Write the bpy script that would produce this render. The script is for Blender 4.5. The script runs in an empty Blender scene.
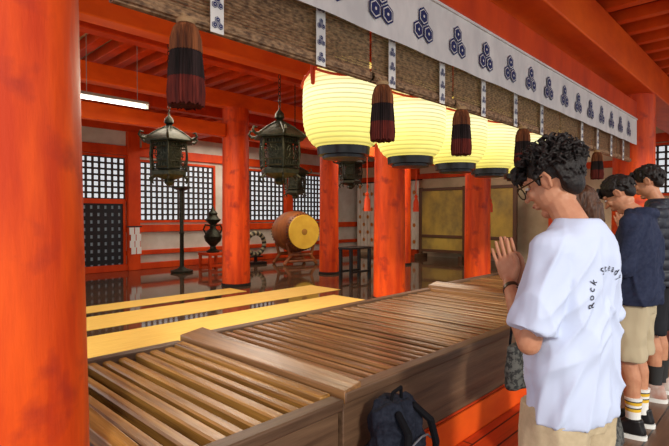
import bpy, math, random
from mathutils import Vector, Matrix, noise
from mathutils.bvhtree import BVHTree
random.seed(4)
sc=bpy.context.scene
COL=sc.collection
sc.view_settings.view_transform='Standard'
sc.view_settings.look='None'
V=Vector
# ------------------------------------------------------------------ mesh builder
class MB:
    def __init__(s): s.v=[];s.f=[];s.m=[]
    def add(s,vs,fs,mi=0,M=None):
        o=len(s.v)
        if M is not None: vs=[M@V(v) for v in vs]
        s.v+=[tuple(v) for v in vs]; s.f+=[tuple(i+o for i in f) for f in fs]; s.m+=[mi]*len(fs)
    def box(s,x0,x1,y0,y1,z0,z1,mi=0,M=None):
        vs=[(x0,y0,z0),(x1,y0,z0),(x1,y1,z0),(x0,y1,z0),(x0,y0,z1),(x1,y0,z1),(x1,y1,z1),(x0,y1,z1)]
        s.add(vs,[(3,2,1,0),(4,5,6,7),(0,1,5,4),(1,2,6,5),(2,3,7,6),(3,0,4,7)],mi,M)
    def rings(s,rs,mi=0,caps=True,M=None):
        n=len(rs[0]); vs=[p for r in rs for p in r]; fs=[]
        for i in range(len(rs)-1):
            for j in range(n):
                k=(j+1)%n
                fs.append((i*n+j,i*n+k,(i+1)*n+k,(i+1)*n+j))
        if caps:
            fs.append(tuple(reversed(range(n)))); fs.append(tuple((len(rs)-1)*n+j for j in range(n)))
        s.add(vs,fs,mi,M)
    def lathe(s,prof,c=(0,0,0),seg=24,mi=0,M=None,caps=True,ph=0):
        rs=[[V((c[0]+r*math.cos(2*math.pi*j/seg+ph),c[1]+r*math.sin(2*math.pi*j/seg+ph),c[2]+z)) for j in range(seg)] for r,z in prof]
        s.rings(rs,mi,caps,M)
    def ell(s,secs,seg=28,mi=0,M=None,p=2.0):
        rs=[]
        for z,cx,cy,a,b in secs:
            r=[]
            for j in range(seg):
                t=2*math.pi*j/seg; c,d=math.cos(t),math.sin(t)
                r.append(V((cx+a*math.copysign(abs(c)**(2/p),c),cy+b*math.copysign(abs(d)**(2/p),d),z)))
            rs.append(r)
        s.rings(rs,mi,True,M)
    def cyl(s,p0,p1,r0,r1=None,seg=12,mi=0,caps=True,M=None):
        if r1 is None: r1=r0
        p0,p1=V(p0),V(p1); d=(p1-p0)
        if d.length<1e-6: return
        q=d.to_track_quat('Z','Y')
        rs=[]
        for p,r in ((p0,r0),(p1,r1)):
            rs.append([p+q@V((r*math.cos(2*math.pi*j/seg),r*math.sin(2*math.pi*j/seg),0)) for j in range(seg)])
        s.rings(rs,mi,caps,M)
    def sph(s,c,r,seg=14,n=9,mi=0,M=None,R=None):
        if not hasattr(r,'__len__'): r=(r,r,r)
        vs=[];fs=[]
        for i in range(n+1):
            a=-math.pi/2+math.pi*i/n
            a=max(-1.5,min(1.5,a))
            for j in range(seg):
                t=2*math.pi*j/seg
                p=V((r[0]*math.cos(a)*math.cos(t),r[1]*math.cos(a)*math.sin(t),r[2]*math.sin(a)))
                if R is not None: p=R@p
                vs.append(V(c)+p)
        for i in range(n):
            for j in range(seg):
                k=(j+1)%seg
                fs.append((i*seg+j,i*seg+k,(i+1)*seg+k,(i+1)*seg+j))
        fs.append(tuple(reversed(range(seg)))); fs.append(tuple(n*seg+j for j in range(seg)))
        s.add(vs,fs,mi,M)
    def chain(s,pts,rads,seg=14,mi=0,M=None):
        for i,p in enumerate(pts):
            s.sph(p,rads[i],seg,8,mi,M)
            if i: s.cyl(pts[i-1],p,rads[i-1],rads[i],seg,mi,True,M)
def mesh(mb,mats,name='m',smooth=40):
    me=bpy.data.meshes.new(name); me.from_pydata(mb.v,[],mb.f)
    for m in mats: me.materials.append(m)
    me.polygons.foreach_set('material_index',mb.m); me.update()
    if smooth: 
        me.shade_smooth(); me.set_sharp_from_angle(angle=math.radians(smooth))
    return me
def ob(name,mb,mats,parent=None,smooth=40,bevel=0,**k):
    if not isinstance(mats,(list,tuple)): mats=[mats]
    me=mesh(mb,mats,name,smooth)
    o=bpy.data.objects.new(name,me); COL.objects.link(o)
    if parent: o.parent=parent
    if bevel:
        b=o.modifiers.new('b','BEVEL'); b.width=bevel; b.segments=2; b.limit_method='ANGLE'
    for a,b in k.items(): o[a]=b
    return o
def root(name,loc,label,category,yaw=0,scale=1,**k):
    e=bpy.data.objects.new(name,None); COL.objects.link(e); e.location=loc
    e.rotation_euler=(0,0,yaw); e.scale=(scale,)*3; e.empty_display_size=.1
    e['label']=label; e['category']=category
    for a,b in k.items(): e[a]=b
    return e
def copytree(src,loc,label=None):
    n=src.copy(); COL.objects.link(n); n.location=loc
    if label: n['label']=label
    for c in src.children:
        d=c.copy(); d.parent=n; COL.objects.link(d)
    return n
def remesh(o,voxel,sm=4,f=.5):
    m=o.modifiers.new('r','REMESH'); m.mode='VOXEL'; m.voxel_size=voxel; m.use_smooth_shade=True
    if sm:
        s=o.modifiers.new('s','SMOOTH'); s.iterations=sm; s.factor=f
    dg=bpy.context.evaluated_depsgraph_get(); dg.update()
    me=bpy.data.meshes.new_from_object(o.evaluated_get(dg))
    mats=list(o.data.materials)
    o.modifiers.clear(); o.data=me
    if not me.materials:
        for x in mats: me.materials.append(x)
    me.shade_smooth()
    return o
def wrinkle(o,amp,sc3=(7,7,3),seed=0,ridge=True,zf=None):
    me=o.data; ns=[v.normal.copy() for v in me.vertices]
    for v,n in zip(me.vertices,ns):
        p=V((v.co.x*sc3[0]+seed,v.co.y*sc3[1],v.co.z*sc3[2]))
        a=noise.noise(p)
        if ridge: a=(.5-abs(a)*2)
        a+=.5*noise.noise(p*2.3)
        k=zf(v.co) if zf else 1
        v.co+=n*(amp*a*k)
    me.update()
def drape(o,seed,amp=.02,top=1.42,hem=.84,quilt=0):
    me=o.data; ns=[v.normal.copy() for v in me.vertices]
    for v,n in zip(me.vertices,ns):
        c=v.co.copy()
        if abs(n.z)>.8 and c.z<hem+.06: continue
        k=1 if c.z<top-.06 else max(.15,(top+.02-c.z)/.08*.85+.15) if c.z<top+.02 else .15
        u=c.z*9.0+abs(c.x)*9+c.y*8
        w1=noise.noise(V((c.x*9+seed,c.y*9,c.z*2.6)))
        w2=noise.noise(V((u+seed,c.x*3,c.y*3-c.z*1.5)))
        w3=noise.noise(V((c.x*16,c.y*16+seed,c.z*8)))
        r1=(1-min(1,abs(w1)*3.2))**1.6; r2=(1-min(1,abs(w2)*3.0))**1.6
        v.co+=n*(amp*k*(.7*r1*min(1,(1.5-c.z)*2.2)+.65*r2+.35*w3-.35))
        if quilt: v.co+=n*quilt*abs(math.sin(math.pi*c.z/.075))**.6
    me.update()
# ------------------------------------------------------------------ materials
def mat(name,col,rough=.5,metal=0,col2=None,scale=(3,3,3),bump=0,emit=0,ecol=None,detail=5,lo=.35,hi=.65,nscale=1,spec=.35,stain=None):
    m=bpy.data.materials.new(name); m.use_nodes=True; nt=m.node_tree; N=nt.nodes; L=nt.links
    b=N['Principled BSDF']; b.inputs['Roughness'].default_value=rough; b.inputs['Metallic'].default_value=metal
    b.inputs['Specular IOR Level'].default_value=spec
    b.inputs['Base Color'].default_value=(*col,1)
    if col2 is not None or bump:
        tc=N.new('ShaderNodeTexCoord'); mp=N.new('ShaderNodeMapping'); mp.inputs['Scale'].default_value=scale
        L.new(tc.outputs['Object'],mp.inputs['Vector'])
        nz=N.new('ShaderNodeTexNoise'); nz.inputs['Scale'].default_value=nscale; nz.inputs['Detail'].default_value=detail; nz.inputs['Roughness'].default_value=.6
        L.new(mp.outputs[0],nz.inputs['Vector'])
        if col2 is not None:
            cr=N.new('ShaderNodeValToRGB'); cr.color_ramp.elements[0].position=lo; cr.color_ramp.elements[1].position=hi
            cr.color_ramp.elements[0].color=(*col2,1); cr.color_ramp.elements[1].color=(*col,1)
            L.new(nz.outputs['Fac'],cr.inputs[0]); out=cr.outputs[0]
            if stain:
                n2=N.new('ShaderNodeTexNoise'); n2.inputs['Scale'].default_value=7; n2.inputs['Detail'].default_value=9; L.new(tc.outputs['Object'],n2.inputs['Vector'])
                c2=N.new('ShaderNodeValToRGB'); c2.color_ramp.elements[0].position=.56; c2.color_ramp.elements[1].position=.74; L.new(n2.outputs['Fac'],c2.inputs[0])
                mx=N.new('ShaderNodeMix'); mx.data_type='RGBA'; L.new(c2.outputs[0],mx.inputs[0]); L.new(out,mx.inputs[6]); mx.inputs[7].default_value=(*stain,1); out=mx.outputs[2]
            L.new(out,b.inputs['Base Color'])
        if bump:
            bp=N.new('ShaderNodeBump'); bp.inputs['Strength'].default_value=bump; bp.inputs['Distance'].default_value=.01
            L.new(nz.outputs['Fac'],bp.inputs['Height']); L.new(bp.outputs[0],b.inputs['Normal'])
    if emit:
        b.inputs['Emission Color'].default_value=(*(ecol or col),1); b.inputs['Emission Strength'].default_value=emit
    return m
def planks(name,c1,c2,mort,w,l,rough,rot=0,bump=.3,spec=.5):
    m=bpy.data.materials.new(name); m.use_nodes=True; nt=m.node_tree; N=nt.nodes; L=nt.links
    b=N['Principled BSDF']; b.inputs['Roughness'].default_value=rough; b.inputs['Specular IOR Level'].default_value=spec
    tc=N.new('ShaderNodeTexCoord'); mp=N.new('ShaderNodeMapping'); mp.inputs['Rotation'].default_value=(0,0,rot)
    L.new(tc.outputs['Object'],mp.inputs['Vector'])
    br=N.new('ShaderNodeTexBrick'); br.inputs['Scale'].default_value=1; br.inputs['Brick Width'].default_value=l; br.inputs['Row Height'].default_value=w
    br.inputs['Mortar Size'].default_value=.006; br.inputs['Color1'].default_value=(*c1,1); br.inputs['Color2'].default_value=(*c2,1); br.inputs['Mortar'].default_value=(*mort,1)
    L.new(mp.outputs[0],br.inputs['Vector'])
    m2=N.new('ShaderNodeMapping'); m2.inputs['Scale'].default_value=(2,30,2); L.new(mp.outputs[0],m2.inputs['Vector'])
    nz=N.new('ShaderNodeTexNoise'); nz.inputs['Scale'].default_value=1; nz.inputs['Detail'].default_value=6; L.new(m2.outputs[0],nz.inputs['Vector'])
    mx=N.new('ShaderNodeMix'); mx.data_type='RGBA'; mx.blend_type='MULTIPLY'; mx.inputs[0].default_value=.6
    L.new(br.outputs['Color'],mx.inputs[6])
    cr=N.new('ShaderNodeValToRGB'); cr.color_ramp.elements[0].position=.3; cr.color_ramp.elements[1].position=.7; cr.color_ramp.elements[0].color=(.35,.35,.35,1)
    L.new(nz.outputs['Fac'],cr.inputs[0]); L.new(cr.outputs[0],mx.inputs[7])
    L.new(mx.outputs[2],b.inputs['Base Color'])
    bp=N.new('ShaderNodeBump'); bp.inputs['Strength'].default_value=bump; bp.inputs['Distance'].default_value=.004
    L.new(br.outputs['Fac'],bp.inputs['Height']); bp.invert=True; L.new(bp.outputs[0],b.inputs['Normal'])
    return m
ORG=mat('vermilion_paint',(.74,.074,.008),.5,col2=(.50,.038,.006),scale=(2.5,2.5,1.2),bump=.15,detail=6,spec=.2)
ORGP=mat('vermilion_pillar_paint',(.84,.094,.007),.45,col2=(.58,.044,.006),scale=(9,9,1.4),bump=.5,detail=10,lo=.38,hi=.62,spec=.25,stain=(.42,.032,.012))
ORGB=mat('brightened_vermilion_paint',(.90,.13,.010),.5,col2=(.70,.075,.008),scale=(1.5,3,3),spec=.2)  # lighter copy of the vermilion, brightens eaves and beams by colour
REDD=mat('deep_red_paint',(.52,.035,.008),.5,col2=(.34,.022,.006),scale=(3,3,3),spec=.2)
CREAM=mat('cream_plaster',(.66,.52,.33),.8,col2=(.5,.38,.23),scale=(2,2,2))
WHITEP=mat('white_plaster',(.68,.64,.56),.8,col2=(.52,.47,.38),scale=(2,2,2))
WOODX=mat('aged_grey_brown_front_board',(.20,.115,.065),.42,col2=(.065,.034,.020),scale=(1.2,16,22),bump=.4,detail=9,lo=.3,hi=.72)
WOODY=mat('aged_wood_slats',(.36,.18,.068),.26,col2=(.11,.05,.022),scale=(30,1.2,30),bump=.4,detail=9,lo=.3,hi=.7,spec=.5)
WOODG=mat('golden_brown_wood_slats',(.56,.29,.065),.26,col2=(.17,.075,.02),scale=(30,1.2,30),bump=.4,detail=9,lo=.32,hi=.7,spec=.5)
DARKIN=mat('dark_box_interior',(.012,.007,.005),.8)
BLACK=mat('black_lacquer',(.010,.009,.010),.3)
BRONZE=mat('dark_patinated_bronze',(.05,.047,.03),.45,.7,col2=(.016,.019,.012),scale=(25,25,25),bump=.3)
LATT=mat('dark_lattice_wood',(.035,.022,.016),.6)
PAPERW=mat('emissive_daylight_pane',(.7,.74,.78),.8,emit=.68,ecol=(.9,.96,1))  # emission stands in for daylight behind the window paper
GOLD=mat('aged_gold_leaf',(.46,.31,.055),.5,.1,col2=(.20,.14,.045),scale=(1,2.0,1.6),detail=9,lo=.34,hi=.62)
TATAMI=mat('yellow_straw_mat',(.92,.62,.15),.6,col2=(.78,.49,.09),scale=(3,60,3),bump=.1)
# --------------------------------------------------------------- camera
cam=bpy.data.cameras.new('camera'); co=bpy.data.objects.new('camera',cam); COL.objects.link(co)
cam.lens=26; cam.sensor_width=36; co.location=(0,0,1.5); co.rotation_euler=(math.radians(89.05),0,math.radians(-46.1)); cam.clip_start=.05
sc.camera=co
# --------------------------------------------------------------- world + lights
w=bpy.data.worlds.new('world'); sc.world=w; w.use_nodes=True
w.node_tree.nodes['Background'].inputs[0].default_value=(.95,.97,1,1); w.node_tree.nodes['Background'].inputs[1].default_value=1.15
def light(kind,loc,e,col=(1,1,1),size=1,rot=(0,0,0),name='lamp'):
    l=bpy.data.lights.new(name,kind); l.energy=e; l.color=col
    if kind=='AREA': l.size=size
    elif kind=='SUN': l.angle=size
    else: l.shadow_soft_size=size
    o=bpy.data.objects.new(name,l); COL.objects.link(o); o.location=loc; o.rotation_euler=rot
    return o
s=light('SUN',(0,-5,6),2.3,(1,.93,.82),math.radians(6))
s.rotation_euler=V((.45,.75,-.42)).to_track_quat('-Z','Y').to_euler()
light('AREA',(3.2,5.3,2.9),62,(1,.88,.7),1.6,name='hall_fill_light')  # this and the next area lamps are added fill, no fixtures modelled
light('AREA',(8.5,6,3.2),90,(1,.86,.66),2.5,name='hall_fill_light')
light('AREA',(6.5,9,3.2),62,(1,.9,.76),2,name='hall_fill_light')
light('AREA',(3,3.2,2.7),34,(1,.83,.56),1.2,name='hall_fill_light')
# --------------------------------------------------------------- floors
FL=planks('polished_dark_floor_planks',(.13,.075,.042),(.075,.042,.026),(.01,.006,.005),.28,4,.06,spec=.9)
FW=planks('walkway_planks',(.20,.10,.055),(.13,.065,.038),(.015,.009,.007),.24,3.5,.35)
b=MB(); b.box(-3,12.2,1.41,10.7,.05,.30); ob('floor',b,FL,kind='structure')
b=MB(); b.box(-4,16,-5,1.40,-.12,0); ob('floor.001',b,FW,kind='structure')
RISER=planks('red_step_boards',(.74,.075,.008),(.6,.05,.007),(.10,.01,.005),.11,5,.45)
b=MB(); b.box(.62,7.2,1.10,1.385,0,.20)
o=ob('step',b,RISER,bevel=.008); o['label']='low red painted plank step along the offering boxes'; o['category']='step'
for i,(y0,y1) in enumerate([(4.0,5.02),(5.30,6.0),(6.24,6.70)]):
    b=MB(); b.box(-1.5,[5.2,5.65,4.5][i],y0,y1,.30,.304)
    o=ob('straw_mat',b,TATAMI); o['label']='long yellow straw mat strip on dark polished floor'; o['category']='mat'; o['group']='straw mat strips on the hall floor'
# --------------------------------------------------------------- pillars
def pillar(x,y,z0,z1,r,label,tap=0):
    e=root('pillar',(x,y,z0),label,'pillar')
    b=MB(); h=z1-z0
    if tap: prof=[(r*1.08,0),(r*1.07,.3),(r*1.045,.9),(r*1.0,1.5),(r*.96,2.2),(r*.93,h)]
    else: prof=[(r*1.05,0),(r*1.045,.3),(r*1.02,h*.35),(r,h*.6),(r*.97,h)]
    b.lathe(prof,seg=48)
    ob('shaft',b,ORGP,e,60)
    b=MB(); b.lathe([(prof[0][0]+.012,0),(prof[0][0]+.012,.03),(prof[0][0]+.003,.045)],seg=48)
    ob('base_ring',b,DARKIN,e)
    return e
pillar(.30,1.60,0.0,3.08,.228,'large weathered vermilion round pillar beside the offering box',1)
pillar(7.50,1.62,0,3.08,.25,'vermilion round pillar at the end of the blinds')
pillar(5.49,4.2,.3,3.1,.215,'vermilion round pillar behind the offering boxes')
pillar(8.10,4.2,.3,3.1,.22,'vermilion round pillar near the gold screen')
pillar(4.79,6.95,.3,3.3,.225,'vermilion round pillar beside the straw mats')
pillar(7.06,6.95,.3,3.3,.19,'vermilion round pillar near the drum')
pillar(9.6,6.95,.3,3.3,.2,'vermilion round pillar deep in the hall')
# --------------------------------------------------------------- beams
def beam(x0,x1,y0,y1,z0,z1,label,m=ORG):
    b=MB(); b.box(x0,x1,y0,y1,z0,z1); o=ob('beam',b,m,bevel=.012); o['label']=label; o['category']='beam'; return o
beam(.56,7.24,1.53,1.71,2.75,2.96,'vermilion lintel beam above the blinds',ORG)
beam(-1,12,1.37,1.87,3.08,3.48,'massive vermilion eave beam on the front pillars',ORGB)
beam(-1,11.9,4.11,4.29,3.1,3.32,'vermilion cross beam over the inner pillars',ORGB)
beam(-1,11.9,4.0,4.4,3.34,3.5,'vermilion plate beam over the inner pillars')
beam(-1,11.9,6.84,7.06,3.3,3.55,'vermilion beam over the rear pillars',ORGB)
beam(-1,4.55,6.88,7.02,2.80,3.02,'vermilion tie beam between the rear pillars',ORGB)
beam(5.03,6.85,6.88,7.02,2.80,3.02,'vermilion tie beam between the rear pillars',ORGB)
beam(7.27,11.85,6.88,7.02,2.80,3.02,'vermilion tie beam between the rear pillars',ORGB)
beam(5.72,7.86,4.12,4.28,2.6,2.78,'vermilion tie beam between the inner pillars')
beam(8.34,11.85,4.12,4.28,2.6,2.78,'vermilion tie beam between the inner pillars')
beam(4.69,4.89,7.2,10.35,2.95,3.15,'vermilion tie beam running to the lattice wall')
beam(-1,11.85,.2,.4,3.30,3.48,'vermilion eave purlin',ORGB)
# ceilings
CZ=3.86
b=MB(); b.box(-1.2,12.2,1.9,10.7,CZ,CZ+.06); ob('ceiling',b,CREAM,kind='structure')
src=None; x=-.9
while x<11.9:
    if src is None:
        b=MB(); b.box(-.065,.065,1.95,10.45,CZ-.15,CZ-.005); src=ob('rafter',b,ORG,bevel=.008); o=src
    else: o=src.copy(); COL.objects.link(o)
    o.location=(x,0,0); o['label']='vermilion rafter under cream ceiling boards'; o['category']='rafter'; o['group']='hall ceiling rafters'
    x+=.30
for yy in (5.6,8.7): beam(-1,11.9,yy-.09,yy+.09,3.5,3.70,'vermilion purlin carrying the ceiling rafters')
b=MB(); b.box(-2,13,-.9,1.89,3.605,3.65); ob('ceiling.001',b,REDD,kind='structure')
src=None; x=-.2
while x<11.9:
    if src is None:
        b=MB(); b.box(-.055,.055,-.9,1.88,3.485,3.6); src=ob('rafter',b,ORGB,bevel=.008); o=src
    else: o=src.copy(); COL.objects.link(o)
    o.location=(x,0,0); o['label']='vermilion eave rafter above the walkway'; o['category']='rafter'; o['group']='eave rafters'
    x+=.42
# --------------------------------------------------------------- back wall
YB=10.5
b=MB()
wins=[(3.2,4.38,1.84,2.72),(4.71,6.55,1.38,2.67),(7.55,8.82,1.36,2.67),(9.12,10.3,1.36,2.67)]
b.box(1.5,12,YB,YB+.12,2.72,3.85); b.box(4.38,12,YB,YB+.12,.3,1.36)
b.box(1.5,3.2,YB,YB+.12,.3,2.72)
for x0,x1 in [(4.38,4.71),(6.55,7.55),(8.82,9.12),(10.3,12)]: b.box(x0,x1,YB,YB+.12,1.36,2.72)
ob('wall_back',b,WHITEP,kind='structure')
def lattice(name,x0,x1,z0,z1,pit,bar,front,pane=PAPERW,axis='y',c=YB,sgn=-1):
    b=MB()
    def bx(a0,a1,z0,z1,d0,d1,mi=0):
        if axis=='y': b.box(a0,a1,min(c+sgn*d0,c+sgn*d1),max(c+sgn*d0,c+sgn*d1),z0,z1,mi)
        else: b.box(min(c+sgn*d0,c+sgn*d1),max(c+sgn*d0,c+sgn*d1),a0,a1,z0,z1,mi)
    bx(x0,x1,z0,z1,-.06,-.04,1)
    n=max(2,round((x1-x0)/pit)); 
    for i in range(n+1):
        x=x0+(x1-x0)*i/n; bx(x-bar/2,x+bar/2,z0,z1,-.02,.02)
    n=max(2,round((z1-z0)/pit))
    for i in range(n+1):
        z=z0+(z1-z0)*i/n; bx(x0,x1,z-bar/2,z+bar/2,-.018,.018)
    f=.05
    bx(x0-f,x0,z0-f,z1+f,-.03,.05,2);bx(x1,x1+f,z0-f,z1+f,-.03,.05,2);bx(x0,x1,z1,z1+f,-.03,.05,2);bx(x0,x1,z0-f,z0,-.03,.05,2)
    ob(name,b,[front,pane,ORG],smooth=0,kind='structure')
for i,(x0,x1,z0,z1) in enumerate(wins): lattice('window_%d'%(i+1),x0,x1,z0,z1,.135,.04,LATT)
DOORP=mat('faint_glow_door_backing',(.4,.46,.5),.7,emit=.1)  # faint glow put into the door backing as emission
lattice('door_1',3.2,4.33,.36,1.74,.15,.085,BLACK,DOORP)
k=1
for x in [4.54,7.0,8.97,10.55]:
    b=MB(); b.box(x-.13,x+.13,YB-.12,YB+.02,.3,3.3); ob('trim_%d'%k,b,ORG,bevel=.01,kind='structure'); k+=1
for (x0,x1,z0,z1) in [(3.0,12,2.78,2.98),(4.4,12,1.12,1.28),(3.0,12,.3,.44),(3.0,12,3.3,3.5),(4.4,12,.62,.72)]:
    b=MB(); b.box(x0,x1,YB-.07,YB+.02,z0,z1); ob('trim_%d'%k,b,ORG,bevel=.01,kind='structure'); k+=1
# --------------------------------------------------------------- end wall
XE=12.0
b=MB()
b.box(XE,XE+.12,2.4,10.5,.3,3.85); b.box(XE,XE+.12,-3,.6,0,3.6); b.box(XE,XE+.12,.6,2.4,0,1.9); b.box(XE,XE+.12,.6,2.4,3.0,3.6)
ob('wall_end',b,CREAM,kind='structure')
lattice('window_5',.7,2.3,1.95,2.95,.14,.04,LATT,axis='x',c=XE)
for y in [-1.2,.45,2.6,4.2,8.2]:
    b=MB(); b.box(XE-.13,XE+.02,y-.13,y+.13,.0 if y<1.3 else .3,3.4); ob('trim_%d'%k,b,ORG,bevel=.01,kind='structure'); k+=1
for z0,z1 in [(3.02,3.2),(2.55,2.7)]:
    b=MB(); b.box(XE-.08,XE+.02,2.6 if z0<3 else -3,10.4,z0,z1); ob('trim_%d'%k,b,ORG,bevel=.01,kind='structure'); k+=1
# curtain on end wall
CUR=mat('white_curtain_cloth',(.78,.73,.62),.85,col2=(.64,.58,.47),scale=(2,5,2))
CRG=mat('red_gold_print',(.52,.19,.03),.7)
b=MB(); n=120; top=[];bot=[]
def cx_(y): return XE-.2+.02*math.sin((y-7.95)/2.4*120*.9)
for i in range(n+1):
    y=7.95+2.4*i/n; x=cx_(y)
    top.append((x,y,2.5)); bot.append((x,y,.5))
b.add(bot+top,[(i+1,i,n+1+i,n+2+i) for i in range(n)])
r=0; z=.72
while z<2.45:
    y=8.1+(.16 if r%2 else 0)
    while y<10.25:
        b.add([(XE-.235,y+.055*math.cos(a*math.pi/3),z+.065*math.sin(a*math.pi/3)) for a in range(6)],[(0,1,2,3,4,5)],1); y+=.32
    z+=.24; r+=1
e=root('curtain',(0,0,0),'white hanging curtain with rows of small gold crests','curtain'); ob('cloth',b,[CUR,CRG],e,smooth=0)
b=MB(); b.cyl((XE-.2,7.85,2.52),(XE-.2,10.42,2.52),.02); ob('rod',b,BLACK,e)
# gold screen
e=root('folding_screen',(11.45,6.3,.3),'aged gold leaf panel screen with dark wooden frame','screen')
b=MB(); b.box(-.02,.02,-1.35,1.35,.25,1.92); ob('panel',b,GOLD,e)
FR=mat('brown_gold_frame',(.09,.04,.018),.4)
b=MB()
for y in (-1.35,0,1.35): b.box(-.05,.03,y-.045,y+.045,.12,1.96)
for z in (.22,.62,1.9): b.box(-.045,.03,-1.35,1.35,z-.04,z+.04)
for y in (-1.35,0,1.35): b.box(-.25,.25,y-.05,y+.05,0,.12)
ob('frame',b,FR,e,bevel=.006)
# --------------------------------------------------------------- offering boxes
def obox(x0,x1,y0,y1,z0,z1,label,ws,pitch,rimL=.06,slw=.074,lip=.02):
    e=root('offering_box',(x0,y0,z0),label,'offering box',group='wooden offering boxes in a row')
    W=x1-x0; D=y1-y0; H=z1-z0
    b=MB(); t=.045
    b.box(0,W,0,t,0,H-.055); b.box(0,W,D-t,D,0,H-.055); b.box(0,t,t,D-t,0,H-.055); b.box(W-t,W,t,D-t,0,H-.055); 
    ob('body',b,WOODX,e,bevel=.004)
    b=MB(); b.box(t,W-t,t,D-t,0,.05); ob('bottom',b,DARKIN,e)
    b=MB(); b.box(-.01,W+.01,-.025,.05,H-.05,H); ob('rim',b,WOODX,e,bevel=.008)
    b=MB(); b.box(-.01,W+.01,D-.05,D+.025,H-.05,H); ob('rim',b,WOODX,e,bevel=.008)
    b=MB(); b.add([(-.012,-.02,H-.05),(rimL*.75,-.02,H-.05),(rimL*1.15,D+.02,H-.05),(-.012,D+.02,H-.05),(-.012,-.02,H+lip*.2),(rimL*.75,-.02,H+lip*.8),(rimL*1.15,D+.02,H+lip),(-.012,D+.02,H+lip*.2)],[(3,2,1,0),(4,5,6,7),(0,1,5,4),(1,2,6,5),(2,3,7,6),(3,0,4,7)])
    ob('end_board',b,ws,e,bevel=.005)
    b=MB(); b.box(W-.06,W+.005,.051,D-.051,H-.05,H+.008); ob('end_board',b,ws,e,bevel=.008)
    b=MB(); x=rimL*1.15+.02; c=.008
    while x<W-.065-slw:
        dz=random.uniform(-.006,.004); sk=random.uniform(-.004,.004)
        h=H-.014+dz; w0=slw+random.uniform(-.006,.006)
        b.add([(x+.01,.05,h-.075),(x+w0-.01,.05,h-.075),(x+w0-.01,D-.05,h-.075),(x+.01,D-.05,h-.075),(x,.05,h-c),(x+w0,.05,h-c),(x+w0+sk,D-.05,h-c),(x+sk,D-.05,h-c),(x+c,.05,h),(x+w0-c,.05,h),(x+w0-c+sk,D-.05,h),(x+c+sk,D-.05,h)],
          [(3,2,1,0),(0,1,5,4),(1,2,6,5),(2,3,7,6),(3,0,4,7),(4,5,9,8),(5,6,10,9),(6,7,11,10),(7,4,8,11),(8,9,10,11)])
        x+=pitch
    ob('slat_top',b,ws,e,smooth=20)
    b=MB(); b.box(.05,W-.05,D*.5-.03,D*.5+.03,H-.16,H-.10); ob('cross_bar',b,DARKIN,e)
b=MB(); b.box(.62,7.2,1.412,2.8,.301,.36); o=ob('base_board',b,ORG,bevel=.006); o['label']='red painted platform board under the offering boxes'; o['category']='platform'
b=MB(); b.box(.62,7.2,1.388,1.398,.0,.36); o=ob('riser_board',b,ORGB); o['label']='red painted riser board behind the step'; o['category']='board'
obox(.66,1.50,1.42,2.80,.36,.71,'golden brown slatted offering box by the large pillar',WOODG,.090,slw=.053)
obox(1.53,4.34,1.42,2.80,.36,.735,'long weathered wooden offering box with slatted top',WOODY,.084,rimL=.13,slw=.053,lip=.03)
obox(4.37,7.1,1.42,2.80,.36,.755,'farther weathered wooden offering box with slatted top',WOODY,.084,rimL=.13,slw=.053,lip=.03)
# --------------------------------------------------------------- blinds + banner
YBL=1.60
BAM=mat('brown_bamboo_strips',(.38,.23,.12),.5,col2=(.11,.06,.032),scale=(30,3,60),detail=4,lo=.38,hi=.62)
CLOTH=mat('white_banner_cloth',(.80,.77,.72),.85,col2=(.64,.62,.59),scale=(6,6,3))
NAVY=mat('navy_crest_print',(.018,.026,.11),.8)
def hexa(b,cx,cz,R,y,mi):
    b.add([(cx+R*math.cos(math.radians(60*i+30)),y,cz+R*math.sin(math.radians(60*i+30))) for i in range(6)],[(0,1,2,3,4,5)],mi)
def crest(b,cx,cz,R,y):
    g=1.04
    for ax,az in ((0,R*g),(-R*.866*g,-R*.5*g),(R*.866*g,-R*.5*g)):
        hexa(b,cx+ax,cz+az,R*.97,y,1); hexa(b,cx+ax,cz+az,R*.78,y-.0012,0); hexa(b,cx+ax,cz+az,R*.66,y-.0024,1)
        hexa(b,cx+ax,cz+az,R*.16,y-.0036,0)
e=root('crest_banner',(0,YBL-.07,2.405),'white cloth valance with rows of navy triple hexagon crests','banner')
b=MB(); n=300
f=[];g=[]
for i in range(n+1):
    x=.62+6.6*i/n; yy=.004*math.sin(x*11)
    f.append((x,yy,0)); g.append((x,yy*.3,.335))
b.add(f+g,[(i,i+1,n+2+i,n+1+i) for i in range(n)])
x=.80
while x<7.1:
    crest(b,x,.145,.055,-.007); x+=.375
ob('cloth',b,[CLOTH,NAVY],e,smooth=0)
b=MB()
b.box(.62,7.22,-.012,.008,.32,.335); ob('top_hem',b,CLOTH,e)
bl=[.62,1.93,2.75,3.7,4.65,5.6,6.55,7.2]
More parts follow.
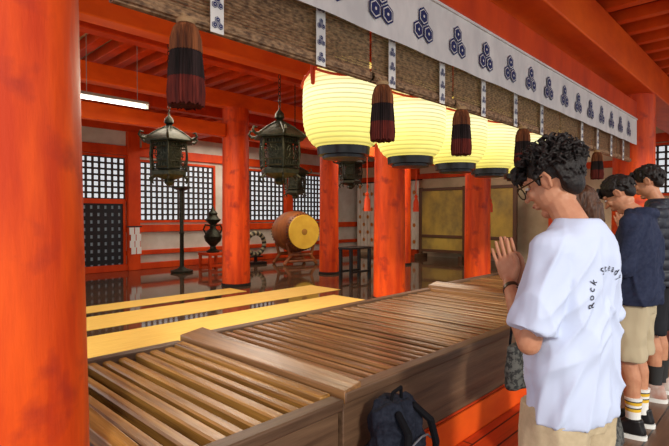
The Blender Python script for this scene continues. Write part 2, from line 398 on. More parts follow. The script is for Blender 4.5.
for i in range(len(bl)-1):
    x0,x1=bl[i]+.012,bl[i+1]-.012
    e=root('bamboo_blind',(x0,YBL,2.18),'rolled up brown bamboo blind with white woven straps','blind',group='rolled bamboo blinds')
    W=x1-x0
    b=MB(); z=.055
    while z<.52:
        b.cyl((0,0,z),(W,0,z),.0055,seg=6); z+=.0125
    ob('bamboo_curtain',b,BAM,e)
    b=MB()
    for tt in range(7):
        a=tt*2*math.pi/7
        b.cyl((0,.005+.016*math.cos(a),.033+.016*math.sin(a)),(W,.005+.016*math.cos(a),.033+.016*math.sin(a)),.014,seg=8)
    ob('rolled_bottom',b,BAM,e)
    xs=[s for s in (1.0,1.54,2.07,2.57,3.1,3.62,4.14,4.66,5.18,5.7,6.22,6.74) if x0<s-.03 and s+.03<x1]
    for s_ in xs:
        b=MB(); q=s_-x0
        b.box(q-.028,q+.028,-.034,-.030,-.005,.36,0)
        for zz in (.03,.105,.18,.255,.33): 
            crest(b,q,zz,.0135,-.0355)
        ob('strap',b,[CLOTH,NAVY],e,smooth=0)
# tassels
TAS=mat('rust_brown_tassel_fibre',(.22,.075,.03),.9,col2=(.05,.018,.012),scale=(60,60,3),bump=.5,spec=.1)
TASM=mat('maroon_tassel_fibre',(.13,.022,.016),.9,col2=(.03,.008,.008),scale=(60,60,3),bump=.5,spec=.1)
TASB=mat('black_tassel_fibre',(.03,.018,.018),.9,col2=(.008,.006,.006),scale=(60,60,3),bump=.5,spec=.1)
ts=None
for tx in (.86,1.96,2.76,3.7,4.65,5.6):
    if ts is None:
        ts=root('tassel',(tx,1.545,1.875),'thick tasselled silk cord banded rust brown, maroon and black','tassel',group='tassels along the blinds')
        seg=60
        def fringe(prof,m,nm):
            b=MB(); rs=[]
            for r,z in prof: rs.append([V(((r+(.004 if j%2 else -.003))*math.cos(2*math.pi*j/seg),(r+(.004 if j%2 else -.003))*math.sin(2*math.pi*j/seg),z+(.014*((j*7)%5)/5 if z==0 else 0))) for j in range(seg)])
            b.rings(rs); ob(nm,b,m,ts,80)
        fringe([(.058,0),(.062,.05),(.058,.10),(.056,.12)],TASM,'lower_fringe')
        fringe([(.059,.10),(.056,.14),(.05,.20)],TASB,'middle_fringe')
        fringe([(.053,.19),(.05,.235),(.04,.27),(.03,.285)],TAS,'upper_fringe')
        b=MB(); b.lathe([(.01,.283),(.03,.288),(.034,.3),(.026,.308),(.008,.312)],seg=20); b.cyl((0,0,.305),(0,.02,.33),.006); ob('knot',b,mat('cream_cord',(.35,.22,.11),.8),ts)
    else: copytree(ts,(tx,1.545,1.875))
# --------------------------------------------------------------- paper lanterns
PAP=bpy.data.materials.new('glowing_lantern_paper'); PAP.use_nodes=True
nt=PAP.node_tree; bs=nt.nodes['Principled BSDF']; bs.inputs['Roughness'].default_value=.7; bs.inputs['Base Color'].default_value=(.68,.64,.25,1); bs.inputs['Specular IOR Level'].default_value=.1
tc=nt.nodes.new('ShaderNodeTexCoord'); sx=nt.nodes.new('ShaderNodeSeparateXYZ'); nt.links.new(tc.outputs['Object'],sx.inputs[0])
mr=nt.nodes.new('ShaderNodeMapRange'); mr.inputs[1].default_value=.0; mr.inputs[2].default_value=.58
nt.links.new(sx.outputs['Z'],mr.inputs[0])
cr=nt.nodes.new('ShaderNodeValToRGB'); E=cr.color_ramp; E.elements[0].position=.02; E.elements[0].color=(.50,.40,.04,1); E.elements[1].position=.95; E.elements[1].color=(.72,.50,.04,1)
x=E.elements.new(.28); x.color=(.98,.87,.24,1); x=E.elements.new(.6); x.color=(1,.98,.58,1)
nt.links.new(mr.outputs[0],cr.inputs[0]); 
ma=nt.nodes.new('ShaderNodeMath'); ma.operation='MULTIPLY'; ma.inputs[1].default_value=2*math.pi/.0265
nt.links.new(sx.outputs['Z'],ma.inputs[0]); si=nt.nodes.new('ShaderNodeMath'); si.operation='COSINE'; nt.links.new(ma.outputs[0],si.inputs[0])
m2=nt.nodes.new('ShaderNodeMapRange'); m2.inputs[1].default_value=.2; m2.inputs[2].default_value=1; m2.inputs[3].default_value=1.1; m2.inputs[4].default_value=.5
nt.links.new(si.outputs[0],m2.inputs[0]); nt.links.new(cr.outputs[0],bs.inputs['Emission Color']); nt.links.new(m2.outputs[0],bs.inputs['Emission Strength'])
REDC=mat('red_silk_cord',(.75,.07,.015),.6)
lsrc=None
for (lx,ly) in [(2.32,2.15),(3.07,2.15),(3.74,2.15),(4.38,2.15),(5.1,2.15),(5.9,2.15)]:
    if lsrc is None:
        lsrc=root('paper_lantern',(lx,ly,1.895),'glowing cream ribbed paper lantern with black rings','lantern',scale=1.06,group='row of glowing paper lanterns')
        b=MB(); prof=[]; NP=180
        for i in range(NP+1):
            t=i/NP; z=.03+.53*t; u=abs(2*t-1); r=.14+.112*(1-u**3.4)**.75 if u<1 else .14
            r-=.004*abs(math.cos(math.pi*z/.0265))**6
            prof.append((r,z))
        b.lathe(prof,seg=48,caps=False); ob('shade',b,PAP,lsrc,80)
        b=MB(); b.lathe([(.10,-.03),(.13,-.027),(.133,-.010),(.160,-.007),(.166,.048),(.12,.048)],seg=40); ob('bottom_ring',b,BLACK,lsrc)
        b=MB(); b.lathe([(.12,.55),(.148,.55),(.145,.60),(.12,.6)],seg=40); ob('top_ring',b,BLACK,lsrc)
        b=MB(); b.cyl((0,0,.6),(0,0,1.3),.006); ob('hanging_cord',b,BLACK,lsrc)
        for a0 in (45,135,225,315):
            b=MB(); pts=[]
            for q in range(13):
                t=q/12; a=math.radians(a0-45+90*t); pts.append((.257*math.cos(a),.257*math.sin(a),.475-.06*math.sin(math.pi*t)))
            b.chain(pts,[.008]*13,seg=6)
            a=math.radians(a0-45)
            b.chain([(.25*math.cos(a),.25*math.sin(a),.49),(.262*math.cos(a),.262*math.sin(a),.46),(.26*math.cos(a),.26*math.sin(a),.39)],[.022,.016,.012],seg=8)
            ob('red_swag',b,REDC,lsrc)
    else: copytree(lsrc,(lx,ly,1.895))
# --------------------------------------------------------------- bronze lanterns
def bronze(loc,s,chain,label,wd=1.0):
    e=root('bronze_lantern',loc,label,'lantern',scale=s,group='hanging bronze lanterns')
    b=MB(); b.lathe([(.03,-.13),(.06,-.1),(.05,-.07),(.11,-.05),(.20,-.02),(.20,.02),(.17,.04)],seg=6); 
    for i in range(6):
        a=math.radians(60*i); b.chain([(.17*math.cos(a),.17*math.sin(a),-.02),(.22*math.cos(a),.22*math.sin(a),-.06),(.20*math.cos(a),.20*math.sin(a),-.1)],[.012,.011,.008],seg=8)
    ob('base',b,BRONZE,e,30)
    b=MB(); R=.20
    for i in range(6):
        a=math.radians(60*i); a2=math.radians(60*i+60)
        p=V((R*math.cos(a),R*math.sin(a),0)); q=V((R*math.cos(a2),R*math.sin(a2),0))
        b.chain([p+V((0,0,.04)),p*1.07+V((0,0,.19)),p+V((0,0,.34))],[.012]*3,seg=8)
        for z in (.06,.12,.28,.33): b.cyl(p*1.03+V((0,0,z)),q*1.03+V((0,0,z)),.008,seg=6)
        for t in (.15,.3,.45,.6,.75,.9):
            m=p.lerp(q,t)*1.03; b.cyl(m+V((0,0,.06)),m+V((0,0,.12)),.005,seg=6); b.cyl(m+V((0,0,.28)),m+V((0,0,.33)),.005,seg=6)
        mid=p.lerp(q,.5)*1.04+V((0,0,.2)); d=(q-p).normalized()
        for rad in (.055,.025):
            for t in range(12):
                c0=2*math.pi*t/12; c1=2*math.pi*(t+1)/12
                b.cyl(mid+d*rad*math.cos(c0)+V((0,0,rad*math.sin(c0))),mid+d*rad*math.cos(c1)+V((0,0,rad*math.sin(c1))),.005,seg=5)
        for t in range(6):
            c0=math.pi*t/3; b.cyl(mid+d*.025*math.cos(c0)+V((0,0,.025*math.sin(c0))),mid+d*.075*math.cos(c0)+V((0,0,.075*math.sin(c0))),.004,seg=5)
    b.lathe([(.135,.05),(.145,.19),(.135,.33)],seg=6)
    ob('cage',b,BRONZE,e,30)
    b=MB(); b.lathe([(.20,.34),(.275,.335),(.28,.35),(.245,.385),(.20,.415),(.14,.455),(.07,.49),(.04,.52),(.03,.53)],seg=6)
    for i in range(6):
        a=math.radians(60*i); b.chain([(.25*math.cos(a),.25*math.sin(a),.36),(.305*math.cos(a),.305*math.sin(a),.36),(.335*math.cos(a),.335*math.sin(a),.39),(.32*math.cos(a),.32*math.sin(a),.425),(.29*math.cos(a),.29*math.sin(a),.42)],[.016,.014,.012,.009,.007],seg=8)
        b.chain([(.05*math.cos(a),.05*math.sin(a),.505),(.14*math.cos(a),.14*math.sin(a),.455),(.20*math.cos(a),.20*math.sin(a),.415),(.27*math.cos(a),.27*math.sin(a),.365)],[.009]*4,seg=6)
    ob('roof',b,BRONZE,e,30)
    b=MB(); b.lathe([(.03,.53),(.05,.55),(.045,.59),(.012,.63),(.01,.65)],seg=16)
    ob('finial',b,BRONZE,e,50)
    b=MB(); z=.65; i=0
    while z<chain:
        for t in range(8):
            a=2*math.pi*t/8; a2=2*math.pi*(t+1)/8
            if i%2: b.cyl((.015*math.cos(a),0,z+.025*math.sin(a)+.02),(.015*math.cos(a2),0,z+.025*math.sin(a2)+.02),.004,seg=5)
            else: b.cyl((0,.015*math.cos(a),z+.025*math.sin(a)+.02),(0,.015*math.cos(a2),z+.025*math.sin(a2)+.02),.004,seg=5)
        z+=.042; i+=1
    ob('chain',b,BRONZE,e)
bronze((3.48,4.2,1.98),1.10,.95,'hexagonal dark bronze lantern with curled roof on a chain')
bronze((2.55,4.95,1.95),1.0,1.70,'hexagonal dark bronze lantern above the straw mats')
bronze((4.9,5.55,1.85),.8,2.0,'smaller bronze lantern hanging deeper in the hall')
bronze((6.0,5.4,2.05),.9,1.7,'bronze lantern hanging behind the paper lanterns')
# fluorescent
e=root('fluorescent_lamp',(2.37,6.0,2.87),'white tube ceiling lamp on slim fixture','lamp')
b=MB(); b.cyl((-.4,0,0),(.4,0,0),.02,seg=16); ob('tube',b,mat('lit_tube',(1,1,.95),.4,emit=6,ecol=(1,.98,.9)),e)
b=MB(); b.box(-.43,.43,-.04,.04,.025,.06); b.box(-.43,-.4,-.025,.025,-.025,.03); b.box(.4,.43,-.025,.025,-.025,.03); b.cyl((-.3,0,.06),(-.3,0,.83),.004); b.cyl((.3,0,.06),(.3,0,.83),.004); ob('fixture',b,mat('grey_metal',(.35,.33,.3),.4),e)
# --------------------------------------------------------------- drum
e=root('taiko_drum',(7.85,8.9,.3),'large brown barrel drum with yellow skin head on a stand','drum')
ax=V((-.25,-.97,0)).normalized(); q=ax.to_track_quat('Z','Y').to_matrix().to_4x4()
M=Matrix.Translation((0,0,.80))@q
DW=mat('reddish_drum_wood',(.36,.12,.03),.35,col2=(.18,.05,.018),scale=(6,6,1))
b=MB(); b.lathe([(.40,-.48),(.43,-.42),(.49,-.2),(.5,0),(.49,.2),(.43,.42),(.40,.48)],seg=40,M=M); ob('drum_body',b,DW,e)
SK=mat('yellow_drum_skin',(.95,.66,.07),.5,col2=(.85,.54,.05),scale=(4,4,4))
b=MB(); b.lathe([(.405,.47),(.40,.495),(.05,.5)],seg=40,M=M); ob('drum_head',b,SK,e)
b=MB(); b.lathe([(.05,-.5),(.40,-.495),(.405,-.47)],seg=40,M=M); ob('drum_head',b,SK,e)
b=MB()
for i in range(36):
    a=2*math.pi*i/36
    for zz in (.43,-.43): b.sph((.43*math.cos(a),.43*math.sin(a),zz),.016,8,5,M=M)
ob('studs',b,BLACK,e)
b=MB(); b.lathe([(.075,.5),(.07,.503)],seg=24,M=M); ob('crest_mark',b,mat('brown_mark',(.45,.22,.03),.6),e)
b=MB(); MR=Matrix.Rotation(math.atan2(ax.x,-ax.y),4,'Z')
for t in (-.3,.3):
    for sx_ in (-1,1):
        b.chain([V((sx_*.42,t,0.04)),V((sx_*.28,t,.22)),V((sx_*.36,t,.5))],[.045,.04,.035],seg=8,M=MR)
    b.cyl((-.36,t,.1),(.36,t,.1),.035,M=MR); b.cyl((-.28,t,.25),(.28,t,.25),.04,M=MR)
ob('stand',b,DW,e)
# --------------------------------------------------------------- vase on stand, pole, wreath, table
e=root('display_stand',(5.93,9.5,.3),'small red lacquered stand with legs','stand')
b=MB(); b.box(-.24,.24,-.24,.24,.30,.36)
for sx_ in(-1,1):
    for sy in (-1,1): b.box(sx_*.2-.03,sx_*.2+.03,sy*.2-.03,sy*.2+.03,0,.30)
b.box(-.2,.2,-.2,-.17,.05,.10); b.box(-.2,.2,.17,.2,.05,.1)
ob('table_frame',b,ORG,e,bevel=.005)
e=root('bronze_vase',(5.93,9.5,.66),'dark green bronze ornamental vessel with handles on red stand','vase')
b=MB(); b.lathe([(.14,0),(.15,.03),(.07,.08),(.06,.14),(.17,.26),(.20,.36),(.14,.47),(.07,.54),(.06,.62),(.17,.72),(.18,.74),(.13,.77),(.09,.84),(.11,.88),(.05,.94),(.02,1.02),(.005,1.06)],seg=24); ob('vessel',b,BRONZE,e)
for s_ in(-1,1):
    b=MB(); b.chain([(s_*.06,0,.60),(s_*.19,0,.62),(s_*.24,0,.52),(s_*.18,0,.42)],[.018]*4,seg=8); ob('handle',b,BRONZE,e)
e=root('lamp_stand',(5.06,9.3,.3),'tall dark bronze pole stand with round base','stand')
b=MB(); b.lathe([(.22,0),(.23,.04),(.1,.08),(.05,.12)],seg=24); ob('base',b,BRONZE,e)
b=MB(); b.lathe([(.045,.1),(.04,.8),(.055,.82),(.04,.86),(.04,1.7)],seg=16); ob('pole',b,BRONZE,e)
b=MB(); b.lathe([(.05,1.7),(.2,1.76),(.2,1.79),(.05,1.8)],seg=24); ob('dish',b,BRONZE,e)
e=root('rope_wreath',(7.15,9.55,.3),'round dark striped rope ring on a low stand','wreath')
b=MB(); R=.26
for i in range(28):
    a=2*math.pi*i/28; a2=2*math.pi*(i+1)/28
    b.cyl((R*math.cos(a),0,.5+R*math.sin(a)),(R*math.cos(a2),0,.5+R*math.sin(a2)),.06,.052,seg=10,mi=i%2)
ob('ring',b,[mat('dark_rope',(.04,.04,.03),.8),mat('pale_rope',(.35,.3,.18),.8)],e)
b=MB(); b.box(-.25,.25,-.12,.12,0,.06); b.box(-.03,.03,-.03,.03,.06,.2); b.box(-.18,.18,-.06,.06,.17,.2); ob('stand',b,BLACK,e)
e=root('side_table',(6.85,6.05,.3),'small black lacquered table with thin legs','table')
b=MB(); b.box(-.3,.3,-.16,.16,.56,.6); ob('table_top',b,BLACK,e,bevel=.005)
b0=MB(); b0.box(-.025,.025,-.025,.025,0,.56)
me=mesh(b0,[BLACK])
for sx_ in(-1,1):
    for sy in(-1,1):
        l=bpy.data.objects.new('leg',me); COL.objects.link(l); l.parent=e; l.location=(sx_*.26,sy*.13,0)
for s_ in(-1,1):
    b=MB(); b.box(-.24,.24,s_*.13-.012,s_*.13+.012,.12,.16); ob('stretcher',b,BLACK,e)
WP=mat('white_paper',(.8,.8,.76),.8)
e=root('paper_streamer',(4.5,10.3,1.28),'white folded paper streamer hanging on the wall post','streamer')
for k2 in (-1,1):
    b=MB()
    for i in range(4):
        b.box(k2*.06-.05+.03*(i%2),k2*.06+.05+.03*(i%2),-.01-.006*i,-.004-.006*i,-.2-.14*i,-.05-.14*i)
    ob('folded_paper',b,WP,e)
b=MB(); b.cyl((-.16,0,-.03),(.16,0,-.03),.015); ob('rod',b,BLACK,e)
rs_=None
for p in [(5.0,4.2),(6.15,4.2),(8.6,4.2)]:
    if rs_ is None:
        rs_=root('red_tassel',(p[0],p[1],1.55),'thin red cord with red silk tassel','tassel',group='red tassels on the inner beam')
        b=MB(); b.cyl((0,0,.25),(0,0,1.55),.006,seg=6); ob('cord',b,REDC,rs_)
        b=MB(); b.lathe([(.045,0),(.04,.15),(.018,.2),(.03,.23),(.01,.26)],seg=16); ob('fringe',b,REDC,rs_)
    else: copytree(rs_,(p[0],p[1],1.55))
# --------------------------------------------------------------- backpack
e=root('backpack',(1.67,1.235,.215),'black fabric backpack leaning on the offering box','backpack',yaw=math.radians(6),scale=.96)
BK=mat('matte_black_fabric',(.011,.013,.022),.85,col2=(.022,.026,.040),scale=(60,60,60),bump=.1,spec=.08)
BK2=mat('black_webbing',(.006,.006,.008),.8,spec=.1)
b=MB(); b.ell([(.0,0,0,.13,.075),(.03,0,0,.155,.098),(.22,0,0,.158,.105),(.36,0,.005,.15,.095),(.45,.005,.015,.135,.08),(.51,.01,.025,.09,.055)],p=2.9)
o=ob('bag_body',b,BK,e); remesh(o,.006,2); wrinkle(o,.022,(12,12,10),2,True,lambda c:.2 if c.z<.03 else 1)
b=MB(); b.ell([(.04,0,-.10,.10,.04),(.07,0,-.112,.12,.05),(.22,0,-.112,.118,.045),(.26,0,-.10,.10,.03)],p=3.0); o=ob('front_pocket',b,BK,e); remesh(o,.006,2); wrinkle(o,.014,(16,16,13),5)
b=MB(); b.chain([(-.045,.01,.49),(-.035,.0,.555),(.035,.0,.56),(.055,.01,.49)],[.008]*4,seg=8); ob('carry_handle',b,BK2,e)
for s_ in(-1,1):
    b=MB(); b.chain([(s_*.07,-.05,.48),(s_*.10,-.115,.42),(s_*.135,-.125,.31),(s_*.155,-.105,.20),(s_*.14,-.09,.08)],[.016,.017,.017,.012,.009],seg=8); ob('strap',b,BK2,e)
b=MB(); b.chain([(-.12,-.105,.33),(-.06,-.12,.37),(0,-.122,.38),(.06,-.12,.37),(.12,-.105,.33)],[.0045]*5,seg=6); ob('zipper',b,mat('grey_zip',(.2,.2,.23),.4,.6),e)
# --------------------------------------------------------------- people
SKIN=mat('skin',(.56,.27,.155),.5,col2=(.47,.20,.11),scale=(20,20,20))
HAIRB=mat('black_hair',(.010,.008,.008),.5,col2=(.022,.016,.014),scale=(70,70,70),bump=.5,spec=.25)
HAIRBR=mat('brown_hair',(.10,.04,.018),.5,col2=(.04,.016,.008),scale=(90,90,8),bump=.5)
LIP=mat('lip',(.42,.14,.10),.5); EYE=mat('eye_dark',(.02,.015,.012),.2); EYW=mat('eye_white',(.65,.62,.58),.3)
def hand(b,W,f,n,s,curl=.06):
    W,f,n,s=V(W),V(f).normalized(),V(n).normalized(),V(s).normalized()
    R=Matrix((s,n,f)).transposed()
    b.sph(W+f*.05,(.040,.0145,.052),14,9,R=R); b.sph(W+f*.015,(.028,.018,.03),12,8,R=R)
    L=[.078,.086,.08,.062]
    for i in range(4):
        o_=.0295-.0197*i; a=.09-.06*i
        d=(f+s*a*.9).normalized(); base=W+f*(.082-.004*abs(i-1))+s*o_
        p1=base+d*L[i]*.48; p2=p1+(d+n*curl).normalized()*L[i]*.3; p3=p2+(d+n*curl*2).normalized()*L[i]*.25
        b.chain([base-f*.02,base,p1,p2,p3],[.0088,.0086,.0078,.0073,.0062],seg=10)
    b.chain([W+f*.018+s*.022,W+f*.045+s*.044,W+f*.075+s*.050,W+f*.098+s*.045],[.014,.0115,.0098,.0078],seg=10)
def head_geo(b,H):
    b.sph((0,-.012,.03),(.074,.094,.086),20,14,M=H)
    b.sph((0,.022,-.035),(.060,.068,.078),18,12,M=H)
    b.sph((0,.064,-.098),(.026,.022,.02),12,8,M=H)
    b.sph((0,.0,-.07),(.052,.055,.04),14,8,M=H)
    for s_ in(-1,1):
        b.sph((s_*.03,.068,-.02),(.026,.022,.026),12,8,M=H)
        b.sph((s_*.028,.076,.030),(.026,.016,.010),12,8,M=H)
        b.sph((s_*.078,-.008,-.008),(.008,.020,.032),12,8,M=H)
        b.chain([(s_*.082,-.02,-.03),(s_*.088,-.026,.0),(s_*.086,-.016,.022),(s_*.082,.004,.018)],[.006,.006,.006,.004],seg=8,M=H)
        b.sph((s_*.012,.095,-.026),(.010,.011,.009),10,6,M=H)
    b.chain([(0,.086,.018),(0,.104,-.008),(0,.117,-.024)],[.008,.009,.0105],M=H,seg=10)
    b.sph((0,.091,-.052),(.022,.012,.007),12,8,M=H); b.sph((0,.088,-.066),(.019,.012,.008),12,8,M=H)
def person(label,loc,yaw,scale,top='tshirt',topm=None,bottom='trousers',botm=None,hairm=HAIRB,hair='short',pitch=20,vox=.008,
           sock=None,shoe=None,glasses=False,watch=False,headfwd=.06,headz=1.63,seed=1,skin=SKIN,solem=None,headyaw=0,sw=1.0,wide=1.0,hs=1.0,quilt=0):
    e=root('person',loc,label,'person',yaw,scale)
    rnd=random.Random(seed)
    hc=V((0,headfwd,headz)); H=Matrix.Translation(hc)@Matrix.Rotation(math.radians(headyaw),4,'Z')@Matrix.Rotation(-math.radians(pitch),4,'X')@Matrix.Scale(hs,4)
    b=MB(); head_geo(b,H)
    nb=V((0,-.025,1.44)); b.chain([nb,hc+V((0,-.025,-.07))],[.055,.048])
    b.sph((0,-.01,1.27),(.14,.085,.17)); b.sph((0,0,1.05),(.125,.08,.16)); b.sph((0,-.005,.93),(.13,.085,.11))
    J={}
    for s_ in(-1,1):
        sh=V((s_*.165*sw,-.02,1.385)); el=V((s_*.225*sw,.015,1.10)); wr=V((s_*.026,.205,1.245)); J[s_]=(sh,el,wr)
        b.chain([V((s_*.05,-.02,1.41)),sh,el,el.lerp(wr,.35),wr],[.045,.043,.036,.039,.026])
        hand(b,wr+V((-s_*.010,.004,.005)),(0,.33,.94),(-s_,0,0),(0,-.94,.33),curl=.04)
        hp=V((s_*.075,0,.88)); kn=V((s_*.11,.02,.50)); an=V((s_*.11,-.02,.09))
        b.chain([hp,kn,kn.lerp(an,.3)+V((0,-.02,0)),an],[.075,.056,.055,.036])
        b.chain([an,V((s_*.12,.03,.05)),V((s_*.13,.13,.035))],[.036,.038,.03])
    o=ob('body',b,skin,e); remesh(o,vox,2,.4)
    for s_ in(-1,1):
        b=MB(); b.sph((s_*.03,.084,.008),(.0135,.009,.006),12,8,0,M=H); b.sph((s_*.03,.0915,.006),(.006,.003,.005),8,6,1,M=H); ob('eye',b,[EYW,EYE],e)
        b=MB(); b.chain([H@V((s_*.015,.092,.029)),H@V((s_*.032,.092,.035)),H@V((s_*.05,.080,.030))],[.003,.004,.002],seg=6); ob('eyebrow',b,hairm,e)
    b=MB(); b.sph((0,.099,-.058),(.019,.006,.006),12,8,M=H); ob('lips',b,LIP,e)
    b=MB()
    if hair=='curly':
        b.sph((0,-.018,.042),(.080,.096,.088),18,12,M=H)
        b.sph((0,-.062,-.02),(.060,.042,.06),14,10,M=H)
        for i in range(620):
            t=rnd.uniform(0,6.283); ph=math.asin(rnd.uniform(-.6,1))
            d=V((math.cos(ph)*math.cos(t),math.cos(ph)*math.sin(t),math.sin(ph)))
            if d.y>.25 and d.z<.42: continue
            if d.z<-.05 and d.y>-.35: continue
            k=1.0+rnd.uniform(-.02,.2)*(1 if d.z>0 else .3)
            c=V((0,-.018,.045))+V((d.x*.083,d.y*.098,d.z*.09))*k
            ax=V((rnd.uniform(-1,1),rnd.uniform(-1,1),rnd.uniform(-1,1))).normalized(); tn=ax.cross(d).normalized(); rr=rnd.uniform(.008,.014)
            if d.z>-.1:
                pts=[c+tn*rr*math.sin(q*.9)+d*rr*(1-math.cos(q*.9)) for q in range(5)]
                b.chain(pts,[.006,.0055,.005,.004,.0025],seg=6,M=H)
            else: b.chain([c,c+V((0,-.004,-.02))],[.008,.004],seg=6,M=H)
        for i in range(60):
            c=V((rnd.uniform(-.065,.065),.085+rnd.uniform(-.01,.025),.075+rnd.uniform(-.025,.03))); 
            b.chain([c,c+V((rnd.uniform(-.01,.01),.010,-.004)),c+V((rnd.uniform(-.012,.012),.012,-.02))],[.008,.006,.003],seg=6,M=H)
        for s_ in (-1,1): b.chain([(s_*.076,.022,.03),(s_*.073,.02,-.005)],[.012,.006],seg=8,M=H)
        o=ob('hair',b,hairm,e); remesh(o,.0028,1,.25)
    elif hair=='short':
        b.sph((0,-.016,.04),(.081,.099,.086),18,12,M=H); b.sph((0,-.06,-.015),(.06,.043,.055),14,10,M=H)
        for i in range(300):
            t=rnd.uniform(0,6.283); ph=math.asin(rnd.uniform(-.45,1)); d=V((math.cos(ph)*math.cos(t),math.cos(ph)*math.sin(t),math.sin(ph)))
            if d.y>.3 and d.z<.4: continue
            if d.z<.0 and d.y>-.3: continue
            c=V((0,-.016,.04))+V((d.x*.08,d.y*.097,d.z*.086)); dn=V((d.x*.3,.25 if d.z>.3 else d.y*.3,-.6 if d.z<.6 else -.1))
            b.chain([c,c+dn*.02+d*.006,c+dn*.045],[.009,.007,.003],seg=6,M=H)
        for i in range(22):
            x_=rnd.uniform(-.06,.06); b.chain([(x_,.07,.095),(x_*1.1,.095,.075),(x_*1.15,.097,.045+rnd.uniform(-.01,.012))],[.012,.009,.004],seg=6,M=H)
        o=ob('hair',b,hairm,e); remesh(o,.0045,1,.3)
    else:
        b.sph((0,-.016,.035),(.088,.106,.093),18,12,M=H)
        b.chain([H@V((0,-.07,-.02)),H@V((0,-.08,-.08))],[.065,.05])
        for s_ in(-1,1): b.chain([H@V((s_*.07,.0,.02)),H@V((s_*.08,-.01,-.08))],[.025,.02])
        o=ob('hair',b,hairm,e); remesh(o,.006,2,.4); wrinkle(o,.006,(60,60,10),seed,True)
    if glasses:
        b=MB(); gr=.0026
        for s_ in(-1,1):
            n=20; c=(s_*.034,.112,.002)
            for i in range(n):
                a=2*math.pi*i/n; a2=2*math.pi*(i+1)/n
                b.cyl((c[0]+.026*math.cos(a),c[1],c[2]+.023*math.sin(a)),(c[0]+.026*math.cos(a2),c[1],c[2]+.023*math.sin(a2)),gr,seg=6,M=H)
            b.cyl((s_*.060,.112,.008),(s_*.080,.095,.010),gr,seg=6,M=H); b.cyl((s_*.080,.095,.010),(s_*.088,-.005,.014),gr,seg=6,M=H)
        b.cyl((-.008,.113,.006),(.008,.113,.006),gr,seg=6,M=H)
        ob('glasses',b,mat('dark_wire',(.05,.03,.015),.3,.6),e)
    b=MB()
    if top=='tshirt':
        zb=.835
        b.ell([(zb,0,-.01,.182,.118),(zb+.03,0,-.01,.185,.122),(.95,0,-.01,.183,.121),(1.15,0,-.01,.182,.117),(1.28,0,-.015,.184,.114),(1.37,0,-.02,.178,.105),(1.43,0,-.027,.15,.09),(1.47,0,-.028,.10,.074),(1.49,0,-.024,.070,.064)],p=2.4)
        for s_ in(-1,1):
            sh,el,wr=J[s_]
            b.chain([(s_*.10,-.022,1.395),(s_*.155,-.02,1.385)],[.070,.068])
            q=sh.lerp(el,.86)
            b.cyl(sh+V((s_*-.01,0,0)),q+V((s_*.008,-.004,.0)),.066,.076,seg=20)
        o=ob('t_shirt',b,topm,e); remesh(o,.006,6,.5); drape(o,seed)
    else:
        z0=.86; wd=wide
        b.ell([(z0,0,-.005,.175*wd,.125*wd),(z0+.05,0,-.005,.19*wd,.135*wd),(1.1,0,0,.19*wd,.13*wd),(1.28,0,-.01,.20*wd,.125*wd),(1.36,0,-.02,.185*wd,.112),(1.42,0,-.025,.155,.096),(1.47,0,-.02,.09,.080),(1.485,0,-.02,.075,.07)],p=2.3)
        for s_ in(-1,1):
            sh,el,wr=J[s_]
            b.chain([(s_*.12,-.02,1.385),sh,el,el.lerp(wr,.45),el.lerp(wr,.88)],[.078,.073,.060,.054,.042])
        if top=='hoodie':
            b.chain([(-.075,-.03,1.47),(-.06,-.09,1.46),(0,-.11,1.45),(.06,-.09,1.46),(.075,-.03,1.47)],[.026,.034,.038,.034,.026])
        else:
            b.chain([(-.075,.02,1.47),(-.08,-.06,1.475),(0,-.09,1.48),(.08,-.06,1.475),(.075,.02,1.47)],[.022]*5)
        o=ob('sweatshirt' if top=='hoodie' else 'jacket',b,topm,e); remesh(o,.008,4,.5); drape(o,seed,.02 if not quilt else .01,1.5,.86,quilt)
    shirt=o
    b=MB()
    b.ell([(.80,0,-.005,.155,.11),(.90,0,-.005,.165,.115),(1.02,0,0,.15,.105)],p=2.4)
    zb={'trousers':.10,'shorts':.50,'skirt':.42}[bottom]
    if bottom=='skirt':
        b.ell([(zb,0,0,.25,.2),(.9,0,0,.17,.12)],p=2)
    else:
        for s_ in(-1,1):
            t=zb
            b.ell([(t,s_*.115,.0,.088 if bottom=='shorts' else .075,.10 if bottom=='shorts' else .08),(t+.03,s_*.115,.0,.09 if bottom=='shorts' else .078,.10 if bottom=='shorts' else .082),(.6,s_*.105,.01,.09,.098),(.88,s_*.082,0,.093,.113)],seg=24,p=2.2)
    o=ob({'trousers':'trousers','shorts':'shorts','skirt':'skirt'}[bottom],b,botm,e); remesh(o,.008,3,.5); wrinkle(o,.009,(9,9,5),seed+8)
    for s_ in(-1,1):
        if sock:
            b=MB(); b.lathe([(.045,.09),(.043,.14),(.047,.2),(.052,.25),(.054,.262)],c=(s_*.11,-.022,0),seg=24); ob('sock',b,sock,e)
        b=MB(); x=s_*.12
        b.ell([(.025,x,.045,.047,.145),(.05,x,.04,.048,.142),(.07,x,.02,.046,.115),(.10,x,-.02,.042,.065),(.125,x,-.03,.04,.052)],seg=28,p=2.3)
        o=ob('shoe',b,shoe or BLACK,e); remesh(o,.008,3)
        b=MB(); b.ell([(0,x,.045,.05,.15),(.028,x,.045,.052,.152)],seg=28,p=2.3); ob('shoe_sole',b,solem or WP,e)
    if watch:
        sh,el,wr=J[-1]; d=(wr-el).normalized(); p=wr-d*.03
        b=MB(); b.cyl(p-d*.009,p+d*.009,.031,.030,seg=24); b.cyl(p+V((-.012,-.026,.0)),p+V((-.016,-.036,.0)),.015,seg=16); ob('wristwatch',b,mat('dark_watch',(.05,.03,.02),.3,.4),e)
    return e,shirt
WT=mat('blue_cast_white_cotton',(.58,.65,.84),.85,spec=.12)  # white cloth with the bluish cast of the light put into its colour
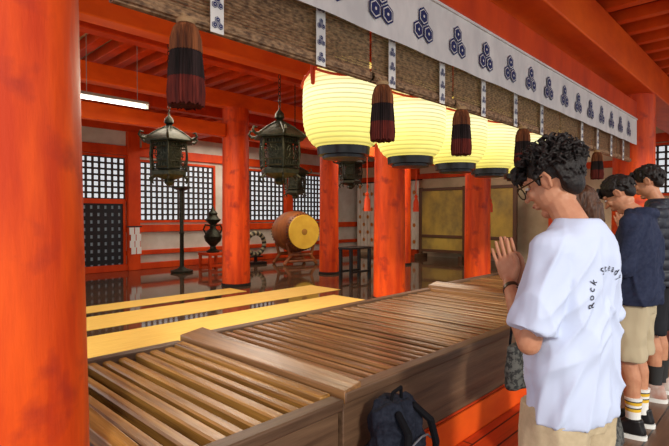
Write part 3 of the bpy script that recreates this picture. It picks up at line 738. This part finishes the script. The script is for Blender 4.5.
BEI=mat('beige_cotton',(.56,.45,.29),.85,col2=(.48,.38,.24),scale=(40,40,40))
NVY=mat('navy_fleece',(.016,.022,.052),.85,col2=(.028,.035,.07),scale=(50,50,50),bump=.1,spec=.2)
DRK=mat('black_padded_nylon',(.014,.016,.026),.5,col2=(.028,.031,.045),scale=(30,30,30),bump=.1,spec=.3)
KHK=mat('khaki_shorts',(.46,.38,.25),.85)
BLKC=mat('black_cotton',(.014,.014,.018),.8,spec=.2)
PALES=mat('pale_sneaker',(.55,.5,.45),.6,col2=(.42,.2,.15),scale=(8,8,8))
SOCK=bpy.data.materials.new('white_sock_yellow_stripes'); SOCK.use_nodes=True
nt=SOCK.node_tree; bs=nt.nodes['Principled BSDF']; bs.inputs['Roughness'].default_value=.9
tc=nt.nodes.new('ShaderNodeTexCoord'); sx=nt.nodes.new('ShaderNodeSeparateXYZ'); cr=nt.nodes.new('ShaderNodeValToRGB'); cr.color_ramp.interpolation='CONSTANT'
nt.links.new(tc.outputs['Object'],sx.inputs[0]); nt.links.new(sx.outputs['Z'],cr.inputs[0]); nt.links.new(cr.outputs[0],bs.inputs['Base Color'])
E=cr.color_ramp; E.elements[0].position=0; E.elements[0].color=(.8,.8,.76,1); E.elements[1].position=.17; E.elements[1].color=(.75,.45,.03,1)
for p_,c_ in ((.188,(.03,.03,.03,1)),(.198,(.8,.8,.76,1)),(.212,(.75,.45,.03,1)),(.232,(.03,.03,.03,1)),(.242,(.8,.8,.76,1))):
    x=E.elements.new(p_); x.color=c_
PAT=mat('dark_grey_patterned_cloth',(.12,.12,.11),.9,col2=(.03,.03,.03),scale=(50,50,50),lo=.45,hi=.55)
BRT=mat('dark_brown_knit_top',(.05,.03,.02),.9)
e,shirt=person('person in white t-shirt praying with palms together, wearing glasses',(1.72,.556,0),math.radians(-8),1.0,'tshirt',WT,'trousers',BEI,hair='curly',pitch=24,vox=.0035,glasses=True,watch=True,shoe=WP,seed=3,headyaw=4,headz=1.615,hs=.94)
bv=BVHTree.FromPolygons([v.co for v in shirt.data.vertices],[p.vertices for p in shirt.data.polygons])
INK=mat('black_print_ink',(.03,.03,.04),.8)
def letter(mbt,ch,px,pz,ang,size):
    cu=bpy.data.curves.new('t','FONT'); cu.body=ch; cu.size=size; cu.align_x='CENTER'; cu.resolution_u=3; cu.offset=.0002
    t=bpy.data.objects.new('t',cu); COL.objects.link(t); dg=bpy.context.evaluated_depsgraph_get(); dg.update()
    me=bpy.data.meshes.new_from_object(t.evaluated_get(dg)); vs=[]
    ca,sa=math.cos(ang),math.sin(ang)
    for v in me.vertices:
        x,z=v.co.x,v.co.y
        X=px+x*ca-z*sa; Z=pz+x*sa+z*ca
        h=bv.ray_cast(V((X,-1,Z)),V((0,1,0)))
        vs.append((X,(h[0].y if h[0] else -.15)-.003,Z))
    mbt.add(vs,[tuple(p.vertices) for p in me.polygons])
    bpy.data.objects.remove(t)
txt='Rock Steady'
m1=MB(); m2_=MB()
for i,ch in enumerate(txt):
    if ch==' ': continue
    th=math.radians(190-i*(150/10)); R=.085
    letter(m1 if i<4 else m2_,ch,-.015+R*math.cos(th),1.24+R*math.sin(th),th-math.pi/2,.032)
ob('lettering',m1,INK,e,smooth=0); ob('lettering',m2_,INK,e,smooth=0)
person('person with brown hair in dark top and patterned skirt',(2.57,.78,0),math.radians(-5),.94,'jacket',BRT,'skirt',PAT,hairm=HAIRBR,hair='long',pitch=12,vox=.012,shoe=BLACK,seed=5,headfwd=.03)
person('person in navy hooded sweatshirt and striped socks, head bowed',(3.86,.82,0),0,1.04,'hoodie',NVY,'shorts',KHK,hair='short',pitch=40,vox=.006,sock=SOCK,shoe=BLACK,seed=8,headfwd=.10,headz=1.585,wide=1.1)
person('person in black padded jacket, black shorts and pale sneakers',(4.72,.85,0),0,1.09,'jacket',DRK,'shorts',BLKC,hair='short',pitch=20,vox=.007,sock=mat('black_sock',(.03,.03,.03),.9),shoe=PALES,seed=11,wide=1.12,quilt=.016)
# tote bag
e=root('tote_bag',(2.50,1.05,.60),'dark grey patterned cloth tote bag held by its handles','bag')
b=MB(); b.ell([(0,0,0,.10,.045),(.02,0,0,.115,.055),(.16,0,0,.11,.05),(.23,0,0,.11,.035)],p=3); o=ob('bag_body',b,PAT,e); remesh(o,.008,2); wrinkle(o,.01,(9,9,6),4)
for s_ in(-1,1):
    b=MB(); b.chain([(-.06,s_*.03,.22),(-.05,s_*.02,.36),(0,0,.50),(.05,s_*.02,.36),(.06,s_*.03,.22)],[.007]*5,seg=8); ob('bag_handle',b,BK2,e)
